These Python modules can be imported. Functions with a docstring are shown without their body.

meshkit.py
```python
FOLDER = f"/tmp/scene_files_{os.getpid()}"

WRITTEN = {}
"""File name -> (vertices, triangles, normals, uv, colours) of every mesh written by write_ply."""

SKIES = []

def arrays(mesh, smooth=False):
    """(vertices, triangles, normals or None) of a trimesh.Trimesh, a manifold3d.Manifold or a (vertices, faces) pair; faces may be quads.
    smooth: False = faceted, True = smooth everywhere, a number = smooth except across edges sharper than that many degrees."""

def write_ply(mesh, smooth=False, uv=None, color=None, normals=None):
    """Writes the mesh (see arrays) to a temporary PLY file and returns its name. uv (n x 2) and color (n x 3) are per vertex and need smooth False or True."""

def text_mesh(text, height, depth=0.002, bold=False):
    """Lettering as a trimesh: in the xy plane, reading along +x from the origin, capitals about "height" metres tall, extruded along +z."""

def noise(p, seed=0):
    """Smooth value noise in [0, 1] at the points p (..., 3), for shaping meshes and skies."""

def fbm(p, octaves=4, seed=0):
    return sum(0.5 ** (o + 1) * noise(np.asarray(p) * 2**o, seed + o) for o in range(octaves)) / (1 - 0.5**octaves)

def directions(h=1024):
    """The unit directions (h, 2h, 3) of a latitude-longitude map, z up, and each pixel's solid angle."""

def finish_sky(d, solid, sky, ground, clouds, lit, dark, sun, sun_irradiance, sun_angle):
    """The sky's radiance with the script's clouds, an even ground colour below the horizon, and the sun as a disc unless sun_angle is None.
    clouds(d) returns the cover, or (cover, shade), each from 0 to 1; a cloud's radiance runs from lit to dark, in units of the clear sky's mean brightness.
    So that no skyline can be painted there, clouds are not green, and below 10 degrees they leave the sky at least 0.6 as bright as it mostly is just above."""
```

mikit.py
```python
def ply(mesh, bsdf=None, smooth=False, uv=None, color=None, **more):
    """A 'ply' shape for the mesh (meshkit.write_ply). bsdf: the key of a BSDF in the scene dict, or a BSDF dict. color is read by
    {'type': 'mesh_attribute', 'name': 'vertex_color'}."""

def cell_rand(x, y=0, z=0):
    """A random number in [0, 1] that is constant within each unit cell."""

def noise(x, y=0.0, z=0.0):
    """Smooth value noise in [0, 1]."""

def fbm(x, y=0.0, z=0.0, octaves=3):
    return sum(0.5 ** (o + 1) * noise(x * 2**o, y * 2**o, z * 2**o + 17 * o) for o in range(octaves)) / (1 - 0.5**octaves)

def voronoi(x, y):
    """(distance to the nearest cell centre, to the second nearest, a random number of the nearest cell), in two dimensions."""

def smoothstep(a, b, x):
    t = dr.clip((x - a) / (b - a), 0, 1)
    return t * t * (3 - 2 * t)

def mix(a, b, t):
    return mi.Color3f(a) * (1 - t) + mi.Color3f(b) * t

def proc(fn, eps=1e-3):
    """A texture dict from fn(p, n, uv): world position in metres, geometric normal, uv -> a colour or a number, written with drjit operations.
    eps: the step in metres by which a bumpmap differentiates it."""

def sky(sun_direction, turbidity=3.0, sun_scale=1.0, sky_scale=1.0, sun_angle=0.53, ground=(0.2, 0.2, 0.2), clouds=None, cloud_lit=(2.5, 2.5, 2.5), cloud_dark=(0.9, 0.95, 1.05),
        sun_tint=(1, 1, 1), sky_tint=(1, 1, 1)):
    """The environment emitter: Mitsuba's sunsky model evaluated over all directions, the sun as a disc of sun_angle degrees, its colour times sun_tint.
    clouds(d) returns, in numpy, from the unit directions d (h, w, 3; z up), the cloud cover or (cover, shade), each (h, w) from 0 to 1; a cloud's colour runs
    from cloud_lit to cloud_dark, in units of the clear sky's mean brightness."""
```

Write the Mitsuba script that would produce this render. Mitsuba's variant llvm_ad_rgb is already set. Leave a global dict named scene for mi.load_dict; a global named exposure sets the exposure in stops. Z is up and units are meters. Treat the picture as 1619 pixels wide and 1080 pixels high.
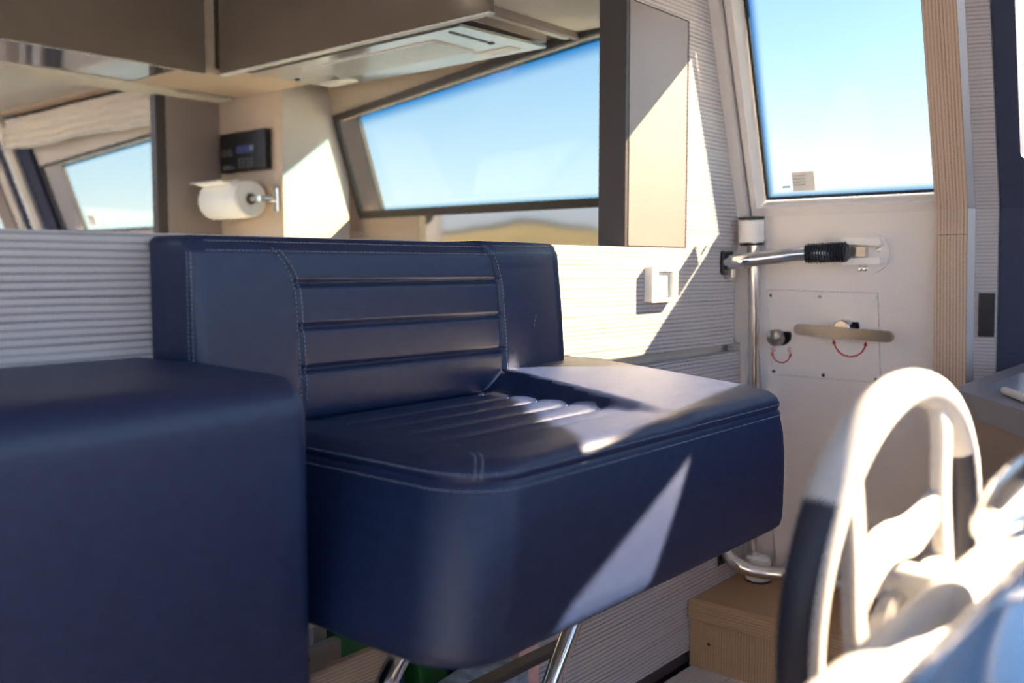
import math, random
import numpy as np, trimesh, drjit as dr, mitsuba as mi, mikit, meshkit
import manifold3d as m3
from mikit import noise, fbm, smoothstep, mix, cell_rand, proc
from scipy.spatial import Delaunay
from shapely.geometry import Polygon, Point, box as sbox, LineString
from shapely.ops import unary_union
random.seed(4); RNG = np.random.default_rng(4)
T = mi.ScalarTransform4f
H = 1.085                                   # eye height; meshes are drawn eye-relative and lifted by H
scene, labels = {'type': 'scene'}, {}

# ------------------------------------------------------------------ camera, sky, sun, exposure
YAW, PITCH, FPX = math.radians(40.3), math.radians(4.5), 1490.0
fw = [math.cos(YAW) * math.cos(PITCH), math.sin(YAW) * math.cos(PITCH), -math.sin(PITCH)]
scene['camera'] = {'type': 'thinlens', 'fov': 2 * math.degrees(math.atan(809.5 / FPX)), 'fov_axis': 'x',
                   'aperture_radius': 0.0055, 'focus_distance': 1.75, 'near_clip': 0.02,
                   'to_world': T().look_at(origin=[0, 0, H], target=[fw[0], fw[1], fw[2] + H], up=[0, 0, 1])}
SUN = np.array([1.0, -0.60, 0.80]); SUN /= np.linalg.norm(SUN)
def haze(d):                                # thin white haze that thickens towards the horizon
    el = np.degrees(np.arcsin(np.clip(d[..., 2], -1, 1))); n = meshkit.fbm(d * 5, 4, 2)
    return np.clip(np.exp(-np.maximum(el - 1, 0) / 6.5) * (.75 + .5 * n), 0, .92)
scene['sky'] = mikit.sky(SUN, turbidity=3.0, sun_scale=3.2, sun_tint=(1.0, .955, .95), sky_scale=1.0, ground=(0.2, 0.25, 0.28), clouds=haze, cloud_lit=(2.6, 2.6, 2.6), sky_tint=(0.80, 1.0, 1.20))
exposure = 3.62

# ------------------------------------------------------------------ helpers
def obj(name, mesh, bsdf, parent=None, smooth=False, label=None, cat=None, group=None, kind=None, uv=None):
    key = f'{parent}__{name}' if parent else name
    k, n = key, 0
    while k in scene or k in labels:
        n += 1; k = f'{key}_{n:03d}'
    if hasattr(mesh, 'to_mesh'):
        q = mesh.to_mesh(); mesh = trimesh.Trimesh(np.array(q.vert_properties[:, :3]), np.array(q.tri_verts), process=False)
    m = mesh.copy(); m.apply_translation([0, 0, H])
    scene[k] = mikit.ply(m, 'mat_' + bsdf, smooth=smooth, uv=uv)
    tag(k, label, cat, group, kind)
    return k
def tag(k, label=None, cat=None, group=None, kind=None):
    d = {a: b for a, b in (('label', label), ('category', cat), ('group', group), ('kind', kind)) if b}
    if d: labels[k] = d
def thing(name, label, cat, group=None):
    k, n = name, 0
    while k in labels or k in scene:
        n += 1; k = f'{name}_{n:03d}'
    tag(k, label, cat, group); return k
def struct(name, label=None):
    tag(name, label, None, None, 'structure'); return name
def cat(ms): return trimesh.util.concatenate(ms)
def box(x0, x1, y0, y1, z0, z1, c=0.0):
    x0, x1 = sorted((x0, x1)); y0, y1 = sorted((y0, y1)); z0, z1 = sorted((z0, z1))
    if c <= 0:
        b = trimesh.creation.box((x1 - x0, y1 - y0, z1 - z0)); b.apply_translation([(x0 + x1) / 2, (y0 + y1) / 2, (z0 + z1) / 2]); return b
    c = min(c, (x1 - x0) * .45, (y1 - y0) * .45, (z1 - z0) * .45)
    P = []
    for x, sx in ((x0, 1), (x1, -1)):
        for y, sy in ((y0, 1), (y1, -1)):
            for z, sz in ((z0, 1), (z1, -1)):
                P += [(x, y + sy * c, z + sz * c), (x + sx * c, y, z + sz * c), (x + sx * c, y + sy * c, z)]
    return trimesh.convex.convex_hull(np.array(P))
def rbox(x0, x1, y0, y1, z0, z1, r, n=5):
    s = trimesh.creation.uv_sphere(r, count=[2 * n, 4 * n]).vertices
    P = [s + [x, y, z] for x in (x0 + r, x1 - r) for y in (y0 + r, y1 - r) for z in (z0 + r, z1 - r)]
    return trimesh.convex.convex_hull(np.vstack(P))
def spline(pts, n=60):
    from scipy.interpolate import CubicSpline
    p = np.asarray(pts, float); t = np.r_[0, np.cumsum(np.linalg.norm(np.diff(p, axis=0), axis=1))]
    return CubicSpline(t, p)(np.linspace(0, t[-1], n))
def rings_mesh(R, close=True, caps=True):
    """R: (m, n, 3) rings of n points, joined in order."""
    R = np.asarray(R); m, n = R.shape[:2]; i, j = np.meshgrid(np.arange(m - 1), np.arange(n if close else n - 1), indexing='ij')
    a, b = i * n + j, i * n + (j + 1) % n
    q = np.stack([a, b, b + n, a + n], -1).reshape(-1, 4)
    f = np.vstack([q[:, [0, 1, 2]], q[:, [0, 2, 3]]]); v = R.reshape(-1, 3)
    if caps:
        c0, c1 = len(v), len(v) + 1; v = np.vstack([v, R[0].mean(0), R[-1].mean(0)]); k = np.arange(n)
        f = np.vstack([f, np.stack([(k + 1) % n, k, k * 0 + c0], 1), np.stack([(m - 1) * n + k, (m - 1) * n + (k + 1) % n, k * 0 + c1], 1)])
    me = trimesh.Trimesh(v, f, process=False); me.fix_normals() if caps else None
    return me
def tube(pts, r, sides=20, n=None):
    p = spline(pts, n) if n else np.asarray(pts, float); r = np.atleast_1d(np.asarray(r, float)); r = np.interp(np.linspace(0, 1, len(p)), np.linspace(0, 1, len(r)), r) if len(r) > 1 else np.full(len(p), r[0])
    t = np.gradient(p, axis=0); t /= np.linalg.norm(t, axis=1, keepdims=True)
    u = np.cross(t[0], [0, 0, 1.0]); u = u if np.linalg.norm(u) > .1 else np.cross(t[0], [1.0, 0, 0])
    A = np.arange(sides) * 2 * np.pi / sides; R = []
    for k in range(len(p)):
        u = u - t[k] * (u @ t[k]); u /= np.linalg.norm(u); w = np.cross(t[k], u)
        R.append(p[k] + r[k] * (np.cos(A)[:, None] * u + np.sin(A)[:, None] * w))
    return rings_mesh(R)
def lathe(profile, o, axis, sides=36):
    """profile: (radius, height) along the axis from point o."""
    a = np.asarray(axis, float); a /= np.linalg.norm(a); u = np.cross(a, [0.31, .2, .9]); u /= np.linalg.norm(u); w = np.cross(a, u)
    A = np.arange(sides) * 2 * np.pi / sides
    return rings_mesh([np.asarray(o) + h * a + max(r, 1e-5) * (np.cos(A)[:, None] * u + np.sin(A)[:, None] * w) for r, h in profile])
def solid(poly, t):
    gs = getattr(poly, 'geoms', [poly])
    return cat([trimesh.creation.extrude_polygon(g, t, engine='earcut') for g in gs if g.area > 1e-9])
def place(m, o, ex, ey, ez):
    M = np.eye(4); M[:3, 0], M[:3, 1], M[:3, 2], M[:3, 3] = ex, ey, ez, o
    m = m.copy(); m.apply_transform(M); return m
def stitch(P, step=.0062, ln=.0042, r=.00075, lift=None):
    """Thread stitches along a polyline: short bars."""
    P = np.asarray(P, float); L = np.r_[0, np.cumsum(np.linalg.norm(np.diff(P, axis=0), axis=1))]; out = []
    s = np.arange(step, L[-1], step)
    a = np.stack([np.interp(s - ln / 2, L, P[:, k]) for k in range(3)], 1); b = np.stack([np.interp(s + ln / 2, L, P[:, k]) for k in range(3)], 1)
    for p, q in zip(a, b):
        t = (q - p) / (np.linalg.norm(q - p) + 1e-9); u = np.cross(t, [.3, .5, .8]); u /= np.linalg.norm(u); w = np.cross(t, u)
        ring = r * np.array([u, w, -u, -w]); out.append(np.vstack([p + ring * .6, p + (q - p) * .25 + ring, p + (q - p) * .75 + ring, q + ring * .6]))
    v = np.array(out).reshape(len(out), 4, 4, 3)
    return cat([rings_mesh(x) for x in v])
def hx(z): return 2.48 - .34 * (z - .14) if z > .14 else 2.48 - .085 * (z - .14)
def hullmap(m, d=0.0):
    """x,y,z of m = (Y, z, depth outward) -> the leaning hull side."""
    v = np.array(m.vertices); X = np.where(v[:, 1] > .14, 2.48 - .34 * (v[:, 1] - .14), 2.48 - .085 * (v[:, 1] - .14)) + v[:, 2] + d
    out = trimesh.Trimesh(np.stack([X, v[:, 0], v[:, 1]], 1), m.faces.copy(), process=False); out.invert()
    return out
def hullpanel(poly, d0, d1):
    up, lo = poly.intersection(sbox(-50, .14, 50, 50)), poly.intersection(sbox(-50, -50, 50, .14)); ms = []
    for g in (up, lo):
        if g.area > 1e-7: ms.append(hullmap(solid(g, d1 - d0), d0))
    return cat(ms)
def rpoly(pts, r, q=6):
    p = Polygon(pts); return p.buffer(-r, join_style=2).buffer(r, quad_segs=q)
def hp(y, z, d=0.0): return np.array([hx(z) + d, y, z])

# ------------------------------------------------------------------ materials
def B(name, d): scene['mat_' + name] = d
def pr(col, rough=.5, spec=.5, **k):
    c = col if isinstance(col, dict) else {'type': 'rgb', 'value': list(col)}
    return {'type': 'twosided', 'b': {'type': 'principled', 'base_color': c, 'roughness': rough, 'specular': spec, **k}}
def grain(al, ac, per, light, dark, wav=.5, amp=.85, fine=.12, thin=.5):
    def fn(p, n, uv):
        a, c = p[al], p[ac]; b = p[3 - al - ac]
        w = noise(a * 1.7, c * 9, b * 2) * 1.6 + noise(a * 9 + 7, c * 30, b * 4) * .5
        t = c / per + w * wav; k = dr.floor(t); fr = t - k
        s = .35 + .65 * noise(a * 5 + k * 3.7, k * 7.3, b * 3)
        prof = smoothstep(.0, .22, fr) * (1 - smoothstep(thin - .15, thin + .15, fr))
        f = noise(a * 14, c * 900, b * 30) - .5
        return mix(light, dark, dr.clip(prof * s * amp + f * fine + (noise(a * 2, c * 3, b * 2) - .5) * .15, 0, 1))
    return proc(fn)
def blotch(c0, c1, sc=6):
    return proc(lambda p, n, uv: mix(c0, c1, fbm(p[0] * sc, p[1] * sc, p[2] * sc, octaves=3)))
B('wood_divider', pr(grain(0, 2, .0105, (.55, .51, .495), (.16, .135, .13), thin=.45, amp=.95), .5, .35))
B('wood_strip', pr(grain(1, 2, .009, (.60, .47, .36), (.45, .33, .24), amp=.5), .45, .4))
B('wood_galley', pr(grain(0, 2, .009, (.70, .63, .56), (.56, .48, .41), amp=.5), .45, .4))
B('wood_pillar', pr(grain(2, 1, .0075, (.54, .40, .30), (.22, .13, .085), wav=.35, amp=.95), .5, .35))
B('wood_pillar_side', pr(grain(1, 2, .0085, (.42, .38, .38), (.20, .18, .18)), .5, .35))
B('wood_step', pr(grain(1, 2, .008, (.50, .33, .19), (.27, .15, .075), wav=.3, amp=.95), .5, .35))
B('wood_step_front', pr(grain(2, 1, .008, (.50, .34, .20), (.28, .16, .08), wav=.3, amp=.95), .5, .35))
B('wood_step_top', pr(grain(1, 0, .008, (.38, .235, .125), (.25, .145, .07), wav=.3), .45, .4))
B('wood_floor', pr(grain(0, 1, .012, (.58, .54, .51), (.40, .36, .34), amp=.6), .5, .35))
B('wood_rail', pr(grain(0, 2, .006, (.50, .40, .31), (.27, .20, .15)), .5, .35))
B('brown_satin', pr((.30, .25, .235), .42, .5, metallic=.2))
B('brown_dark', pr((.060, .050, .048), .45, .4))
B('brown_gloss', pr((.185, .142, .110), .16, .5, clearcoat=.5, clearcoat_gloss=.9))
B('gloss_under', pr((.30, .26, .25), .08, .8, metallic=.75)); B('mirror_dark', pr((.20, .19, .185), .05, .8, metallic=1.0))
B('hood_glass', pr((.66, .67, .68), .14, .7, metallic=.8, clearcoat=.6))
B('cream', pr((.72, .65, .55), .6, .3))
B('shell_grey', pr((.22, .235, .27), .7, .3)); B('ceiling_grey', pr((.45, .46, .50), .7, .3))
B('soffit_cream', pr((.82, .77, .70), .6, .3))
B('ceiling_cream', pr((.70, .66, .60), .7, .3))
B('gelcoat', pr(blotch((.67, .625, .60), (.72, .68, .66), 4), .3, .5, clearcoat=.3))
B('white_plastic', pr((.78, .76, .72), .35, .5))
B('white_soft', pr((.50, .485, .46), .42, .5))
B('grey_plastic', pr((.30, .29, .29), .4, .5))
B('grey_metal', pr((.50, .48, .49), .38, .5, metallic=.5))
B('dash_grey', pr((.17, .165, .18), .35, .5))
B('dash_brown', pr((.20, .15, .125), .5, .4))
B('chrome', pr((.80, .78, .76), .09, .5, metallic=1.0))
B('steel', pr((.55, .51, .48), .22, .5, metallic=1.0))
B('steel_dark', pr((.36, .33, .31), .28, .5, metallic=1.0))
B('black_plastic', pr((.008, .008, .010), .32, .35))
B('black_rubber', pr((.018, .022, .03), .55, .4))
B('dark_void', pr((.008, .007, .007), .8, .1))
B('leather', pr(proc(lambda p, n, uv: mix((.0030, .0115, .046), (.0048, .0165, .062), fbm(p[0] * 90, p[1] * 90, p[2] * 90, octaves=2))), .47, .62))
B('leather_wheel', pr((.022, .024, .036), .5, .45))
B('thread', pr((.20, .23, .31), .7, .3))
B('thread_dark', pr((.02, .03, .06), .7, .3))
B('paper', pr((.86, .84, .80), .9, .1))
B('blind_fabric', pr(blotch((.70, .65, .57), (.78, .73, .65), 25), .9, .1))
B('red_paint', pr((.42, .012, .02), .5, .4))
B('navy_pad', pr((.026, .035, .075), .6, .35))
B('navy_gloss', pr((.006, .016, .046), .09, .5))
B('screen_blue', pr((.05, .07, .2), .2, .5))
B('keys', pr((.22, .24, .27), .5, .4))
B('sea', pr((.15, .18, .21), .35, .5))
B('land', pr(blotch((.09, .10, .055), (.17, .15, .10), .02), .9, .1))
B('bag_green', pr((.02, .13, .035), .3, .5)); B('bag_blue', pr((.015, .07, .20), .3, .5))
B('box_pink', pr(blotch((.80, .28, .22), (.85, .72, .66), 40), .7, .3)); B('wrap', pr(blotch((.05, .10, .22), (.45, .55, .62), 60), .12, .7, clearcoat=.5))
B('panel_grey', pr((.36, .32, .30), .6, .3))
B('sticker', pr((.80, .77, .72), .6, .3)); B('ink', pr((.30, .30, .30), .6, .3)); B('ink_blue', pr((.08, .28, .42), .6, .3))
B('pane_clear', {'type': 'thindielectric', 'int_ior': 1.5})
def tint(c, edge):
    def fn(p, n, uv):
        e = 1 - smoothstep(.0, 1.0, uv[0])
        return mix(c, edge, e)
    return proc(fn)
B('pane_tint', {'type': 'thindielectric', 'int_ior': 1.22, 'specular_transmittance': tint((.34, .385, .345), (.012, .14, .24))})
B('pane_door', {'type': 'thindielectric', 'int_ior': 1.22, 'specular_transmittance': tint((.50, .52, .48), (.03, .11, .19))})

def pane(name, pts, bands, d, bsdf, parent=None, **k):
    """A window pane of one sheet with a dotted border of the given widths (one for each side), uv.x running 0..1 across the border."""
    P = np.array(pts, float); n = len(P); I = []
    for i in range(n):                       # inner corner: the two neighbouring sides moved inwards
        def line(a, b, w):
            t = (b - a) / np.linalg.norm(b - a); nn = np.array([-t[1], t[0]]); return a + nn * max(w, 1e-4), t
        (p1, t1), (p2, t2) = line(P[i - 1], P[i], bands[i - 1]), line(P[i], P[(i + 1) % n], bands[i])
        s = np.linalg.solve(np.stack([t1, -t2], 1), p2 - p1); I.append(p1 + t1 * s[0])
    V, U, F = [], [], []
    for i in range(n):
        j = (i + 1) % n; b = len(V)
        u0 = 0.0 if bands[i] > .001 else 1.0
        V += [P[i], P[j], I[j], I[i]]; U += [(u0, 0), (u0, 0), (1, 0), (1, 0)]; F += [(b, b + 1, b + 2), (b, b + 2, b + 3)]
    b = len(V); V += list(I); U += [(1, 0)] * n; F += [(b, b + i, b + i + 1) for i in range(1, n - 1)]
    V3 = np.array([hp(y, z, d) for y, z in V])
    m = trimesh.Trimesh(V3, np.array(F), process=False)
    return obj(name, m, bsdf, parent, uv=np.array(U, float), **k)

# ------------------------------------------------------------------ floor, ceiling, outer shell
FZ = -1.085
struct('floor', 'pale grey planked floor')
obj('base', box(-1.7, 2.7, -2.0, 7.6, FZ - .03, FZ - .006), 'dark_void', 'floor')
y = 1.246
for i in range(15):                        # planks along X
    xs = [-.4, .55 + .37 * (i % 3), 1.66 + .31 * (i % 2), 2.58]
    for x0, x1 in zip(xs, xs[1:]):
        obj('plank', box(x0 + .001, x1 - .001, y - .1188, y - .0012, FZ - .012, FZ, .0015), 'wood_floor', 'floor')
    y -= .12
struct('ceiling', 'cream ceiling')
def slab(poly, z0, z1): 
    m = solid(poly, z1 - z0); m.apply_translation([0, 0, z0]); return m
obj('headliner', slab(sbox(-1.7, -2.0, 2.32, 3.28).difference(unary_union([sbox(-1.25, -1.7, .6, -.45), sbox(1.45, -1.4, 2.33, -.36)])), .97, 1.0), 'ceiling_grey', 'ceiling')
obj('saloon_headliner', slab(sbox(-1.7, 3.3, 2.32, 7.6).difference(sbox(-1.4, 3.6, 1.2, 6.8)), .84, .90), 'ceiling_cream', 'ceiling')
struct('wall_port', 'port side wall behind the camera')
obj('panel', place(solid(sbox(-2, -1.1, 7.6, 1.03).difference(unary_union([sbox(-1.6, .05, -.1, .82), sbox(.1, .05, 1.6, .82), sbox(1.9, .05, 3.2, .82), sbox(4, .05, 6.5, .7)])), .06),
                   [-1.7, 0, 0], [0, 1, 0], [0, 0, 1], [1, 0, 0]), 'shell_grey', 'wall_port')
struct('wall_windshield', 'windshield wall behind the camera')
obj('panel', place(solid(sbox(-1.7, -1.1, 2.7, 1.03).difference(unary_union([sbox(-1.6, -.25, .45, .95), sbox(.52, -.25, 2.2, .95)])), .06),
                   [0, -2.0, 0], [1, 0, 0], [0, 0, 1], [0, -1, 0]), 'shell_grey', 'wall_windshield')
struct('wall_saloon_end', 'far wall of the forward saloon')
obj('panel', box(-1.7, 2.7, 7.6, 7.66, -1.1, 1.0), 'cream', 'wall_saloon_end')
# outside: sea and a low shore, far off
obj('sea', trimesh.creation.cylinder(radius=3000, height=.1, sections=64, transform=trimesh.transformations.translation_matrix([0, 0, -3.2])), 'sea',
    label='calm blue sea far below the horizon outside the windows', cat='sea', kind='stuff')
a = np.linspace(math.radians(120), math.radians(290), 120)
hh = 8 + 62 * meshkit.fbm(np.stack([a * 6, a * 0, a * 0], 1), 4, 3)
ring = [np.stack([R * np.cos(a), R * np.sin(a), -3.0 + hh * k], 1) for R, k in ((700, 0), (760, .55), (850, 1.0), (1000, .4))]
obj('shore_hill', rings_mesh(ring, close=False, caps=False), 'land', smooth=True, label='low ochre and green shore beyond the water', cat='hill')

# ------------------------------------------------------------------ hull side (starboard), leaning inwards above z = 0.14
# galley length, Y 1.25..3.3, with the tapering galley window
gO = [(1.40, .190), (2.862, .190), (2.862, .570), (1.40, .725)]
gI = [(1.40, .218), (2.842, .218), (2.842, .553), (1.40, .698)]
gG = [(1.42, .214), (2.806, .214), (2.806, .575), (1.42, .705)]
struct('wall_hull_galley', 'hull side of the galley')
obj('panel', hullpanel(sbox(1.335, -1.09, 3.3, .98).difference(Polygon(gI)), .0, .02), 'wood_strip', 'wall_hull_galley')
obj('skin', hullpanel(sbox(1.30, -1.09, 3.3, .98).difference(Polygon(gG)), .062, .085), 'brown_dark', 'wall_hull_galley')
struct('trim_eave', 'narrow eave outside over the side windows')
obj('eave', box(2.36, 2.44, .66, 3.3, .737, .76), 'gelcoat', 'trim_eave')
struct('window_1', 'tinted galley window that tapers to the left')
obj('trim', hullpanel(Polygon(gO).difference(Polygon(gI)), -.014, .004), 'brown_dark', 'window_1')
def loft2(A, Bp, d0, d1):
    return rings_mesh([[hp(y, z, d0) for y, z in A], [hp(y, z, d1) for y, z in Bp]], caps=False)
obj('reveal', loft2(gI, gG, .002, .064), 'brown_satin', 'window_1')
pane('pane', gG, (.030, .004, .055, .002), .064, 'pane_tint', 'window_1')
# white moulded door frame, door leaf and window, Y 0.70..1.25
struct('door_1', 'white moulded side door with window')
leafU = rpoly([(.60, -.965), (1.150, -.965), (1.197, -.30), (1.212, .14), (1.212, 1.0), (.60, 1.0)], .03)
doorglass = [(.60, .190), (1.176, .190), (1.168, .722), (.60, .722)]
cut = Polygon([(.58, .164), (1.198, .164), (1.192, .738), (.58, .738)])
obj('frame', hullpanel(sbox(.60, -1.09, 1.30, .99).difference(leafU.buffer(.006)), .012, .09), 'gelcoat', 'door_1')
obj('frame_bead', hullpanel(sbox(1.222, -1.0, 1.262, .98), -.02, .02), 'gelcoat', 'door_1')
obj('leaf', hullpanel(leafU.difference(cut), -.004, .010), 'gelcoat', 'door_1')
obj('gasket', hullpanel(leafU.buffer(.007).difference(leafU.buffer(-.001)), .004, .016), 'grey_plastic', 'door_1')
obj('window_reveal', rings_mesh([[hp(y, z, d) for y, z in P_] for P_, d in (([(.58, .164), (1.198, .164), (1.192, .738), (.58, .738)], -.004), ([(.58, .166), (1.195, .166), (1.189, .735), (.58, .735)], -.001), ([(.60, .186), (1.180, .186), (1.172, .726), (.60, .726)], .036))], caps=False), 'white_plastic', 'door_1')
obj('window_seal', hullpanel(Polygon(doorglass).buffer(.003).difference(Polygon(doorglass).buffer(-.005)), .026, .036), 'black_rubber', 'door_1')
pane('window_pane', doorglass, (.030, .032, .03, .0), .038, 'pane_door', 'door_1')
st = obj('sticker', hullpanel(sbox(1.036, .208, 1.100, .258), .034, .0365), 'sticker', 'door_1', label='small rectangular label stuck on the door window')
for k in range(4): obj('text_line', hullpanel(sbox(1.06 + .004 * (k % 2), .247 - .008 * k, 1.095, .249 - .008 * k), .0325, .034), 'ink', st)
obj('stamp', hullpanel(sbox(1.108, .218, 1.130, .223), .034, .0365), 'ink_blue', 'door_1', label='small blue maker stamp on the glass')
pl = obj('access_plate', hullpanel(rpoly([(.857, -.303), (1.158, -.303), (1.171, -.064), (.864, -.068)], .004), -.0065, 0), 'gelcoat', 'door_1', label='thin white cover plate held by seven screws')
obj('plate_shadow_gap', hullpanel(rpoly([(.8555, -.3045), (1.1595, -.3045), (1.1725, -.0625), (.8625, -.0665)], .004), -.0046, -.004), 'grey_plastic', 'door_1')
for y, z, m in ((1.160, -.079, 'black_plastic'), (1.018, -.079, 'grey_plastic'), (.872, -.078, 'white_plastic'), (1.154, -.294, 'black_plastic'), (1.010, -.295, 'black_plastic'), (.868, -.296, 'black_plastic')):
    obj('screw', lathe([(0, .0005), (.0028, .0004), (.0048, 0), (.0048, -.003)], hp(y, z, -.0068), [-1, 0, 0], 14), m, pl)
def arc(yc, zc, r, a0, a1, w, n=30, asp=1.0):
    A = np.radians(np.linspace(a0, a1, n)); L = LineString(np.stack([yc + r * np.cos(A), zc + asp * r * np.sin(A)], 1)).buffer(w / 2); out = [L]
    for a, s in ((A[0], -1), (A[-1], 1)):
        p = np.array([yc + r * np.cos(a), zc + asp * r * np.sin(a)]); t = s * np.array([-np.sin(a), asp * np.cos(a)]); t /= np.linalg.norm(t); q = np.array([-t[1], t[0]])
        out.append(Polygon([p + t * w * 3.2, p + q * w * 1.5, p - q * w * 1.5]))
    return unary_union(out)
obj('red_arrow', hullpanel(arc(.937, -.196, .043, 195, 345, .0042), -.0075, -.0062), 'red_paint', 'door_1', label='red double-ended curved arrow under the lever')
obj('red_arrow', hullpanel(arc(1.131, -.241, .027, 195, 345, .0034), -.0075, -.0062), 'red_paint', 'door_1', label='small red curved arrow under the knob')
for ch, y, z in (('O', 1.160, -.2375), ('C', 1.1125, -.2355)):
    t = meshkit.text_mesh(ch, .0115, .001, bold=True); t = place(t, [0, 0, 0], [-1, 0, 0], [0, 1, 0], [0, 0, -1])
    v = np.array(t.vertices); v[:, 0] += y; v[:, 1] += z; obj('letter_' + ch.lower(), hullmap(trimesh.Trimesh(v, t.faces, process=False), -.0064), 'red_paint', 'door_1', label=f'red letter {ch}')
kn = obj('lock_knob', lathe([(.0, .036), (.012, .035), (.0205, .031), (.0235, .024), (.0235, .011), (.020, .007), (.020, 0)], hp(1.136, -.196, -.006), [-1, .15, -.02]), 'steel_dark', 'door_1', smooth=35, label='round steel knob')
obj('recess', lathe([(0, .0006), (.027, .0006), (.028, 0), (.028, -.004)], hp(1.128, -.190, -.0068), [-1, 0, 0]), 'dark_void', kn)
bar = cat([hullmap(solid(LineString([(1.056, -.168), (.822, -.177)]).buffer(.0145, quad_segs=10), .014), -.06)])
lv = obj('lever_handle', bar, 'steel_dark', 'door_1', label='long flat polished lever')
obj('boss', lathe([(.021, .0), (.021, .038), (.018, .041)], hp(.945, -.160, -.004), [-1, 0, 0]), 'steel', lv, smooth=35)
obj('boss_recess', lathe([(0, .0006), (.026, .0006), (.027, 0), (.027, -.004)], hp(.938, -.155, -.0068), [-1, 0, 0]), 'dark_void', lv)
# latch plate with its two screws, and the white keeper the grip bar clips into
lp = obj('latch_plate', hullpanel(Polygon([(.94, .078), (.94, -.006)] + [(.888 + .052 * math.cos(t) * -1, .036 + .050 * math.sin(t)) for t in np.linspace(-1.5, 1.5, 14)]).convex_hull.buffer(.004), -.012, -.003), 'gelcoat', 'door_1', smooth=30)
obj('keeper', hullpanel(rpoly([(.845, .055), (.945, .060), (.945, .078), (.845, .074)], .006), -.045, -.010), 'white_plastic', lp)
obj('keeper', hullpanel(rpoly([(.845, .008), (.945, .006), (.945, .022), (.845, .026)], .006), -.045, -.010), 'white_plastic', lp)
obj('tongue', hullpanel(sbox(.885, .028, .945, .052), -.035, -.012), 'steel', lp)
for y, z in ((.858, .046), (.893, -.003), (.905, -.003)):
    obj('screw', lathe([(0, .004), (.004, .0035), (.007, .001), (.007, -.002)], hp(y, z, -.014), [-1, 0, 0], 14), 'chrome', lp)
vp = obj('vent_disc', hullpanel(Point(.865, -.80).buffer(.03), -.006, 0), 'gelcoat', 'door_1')
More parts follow.
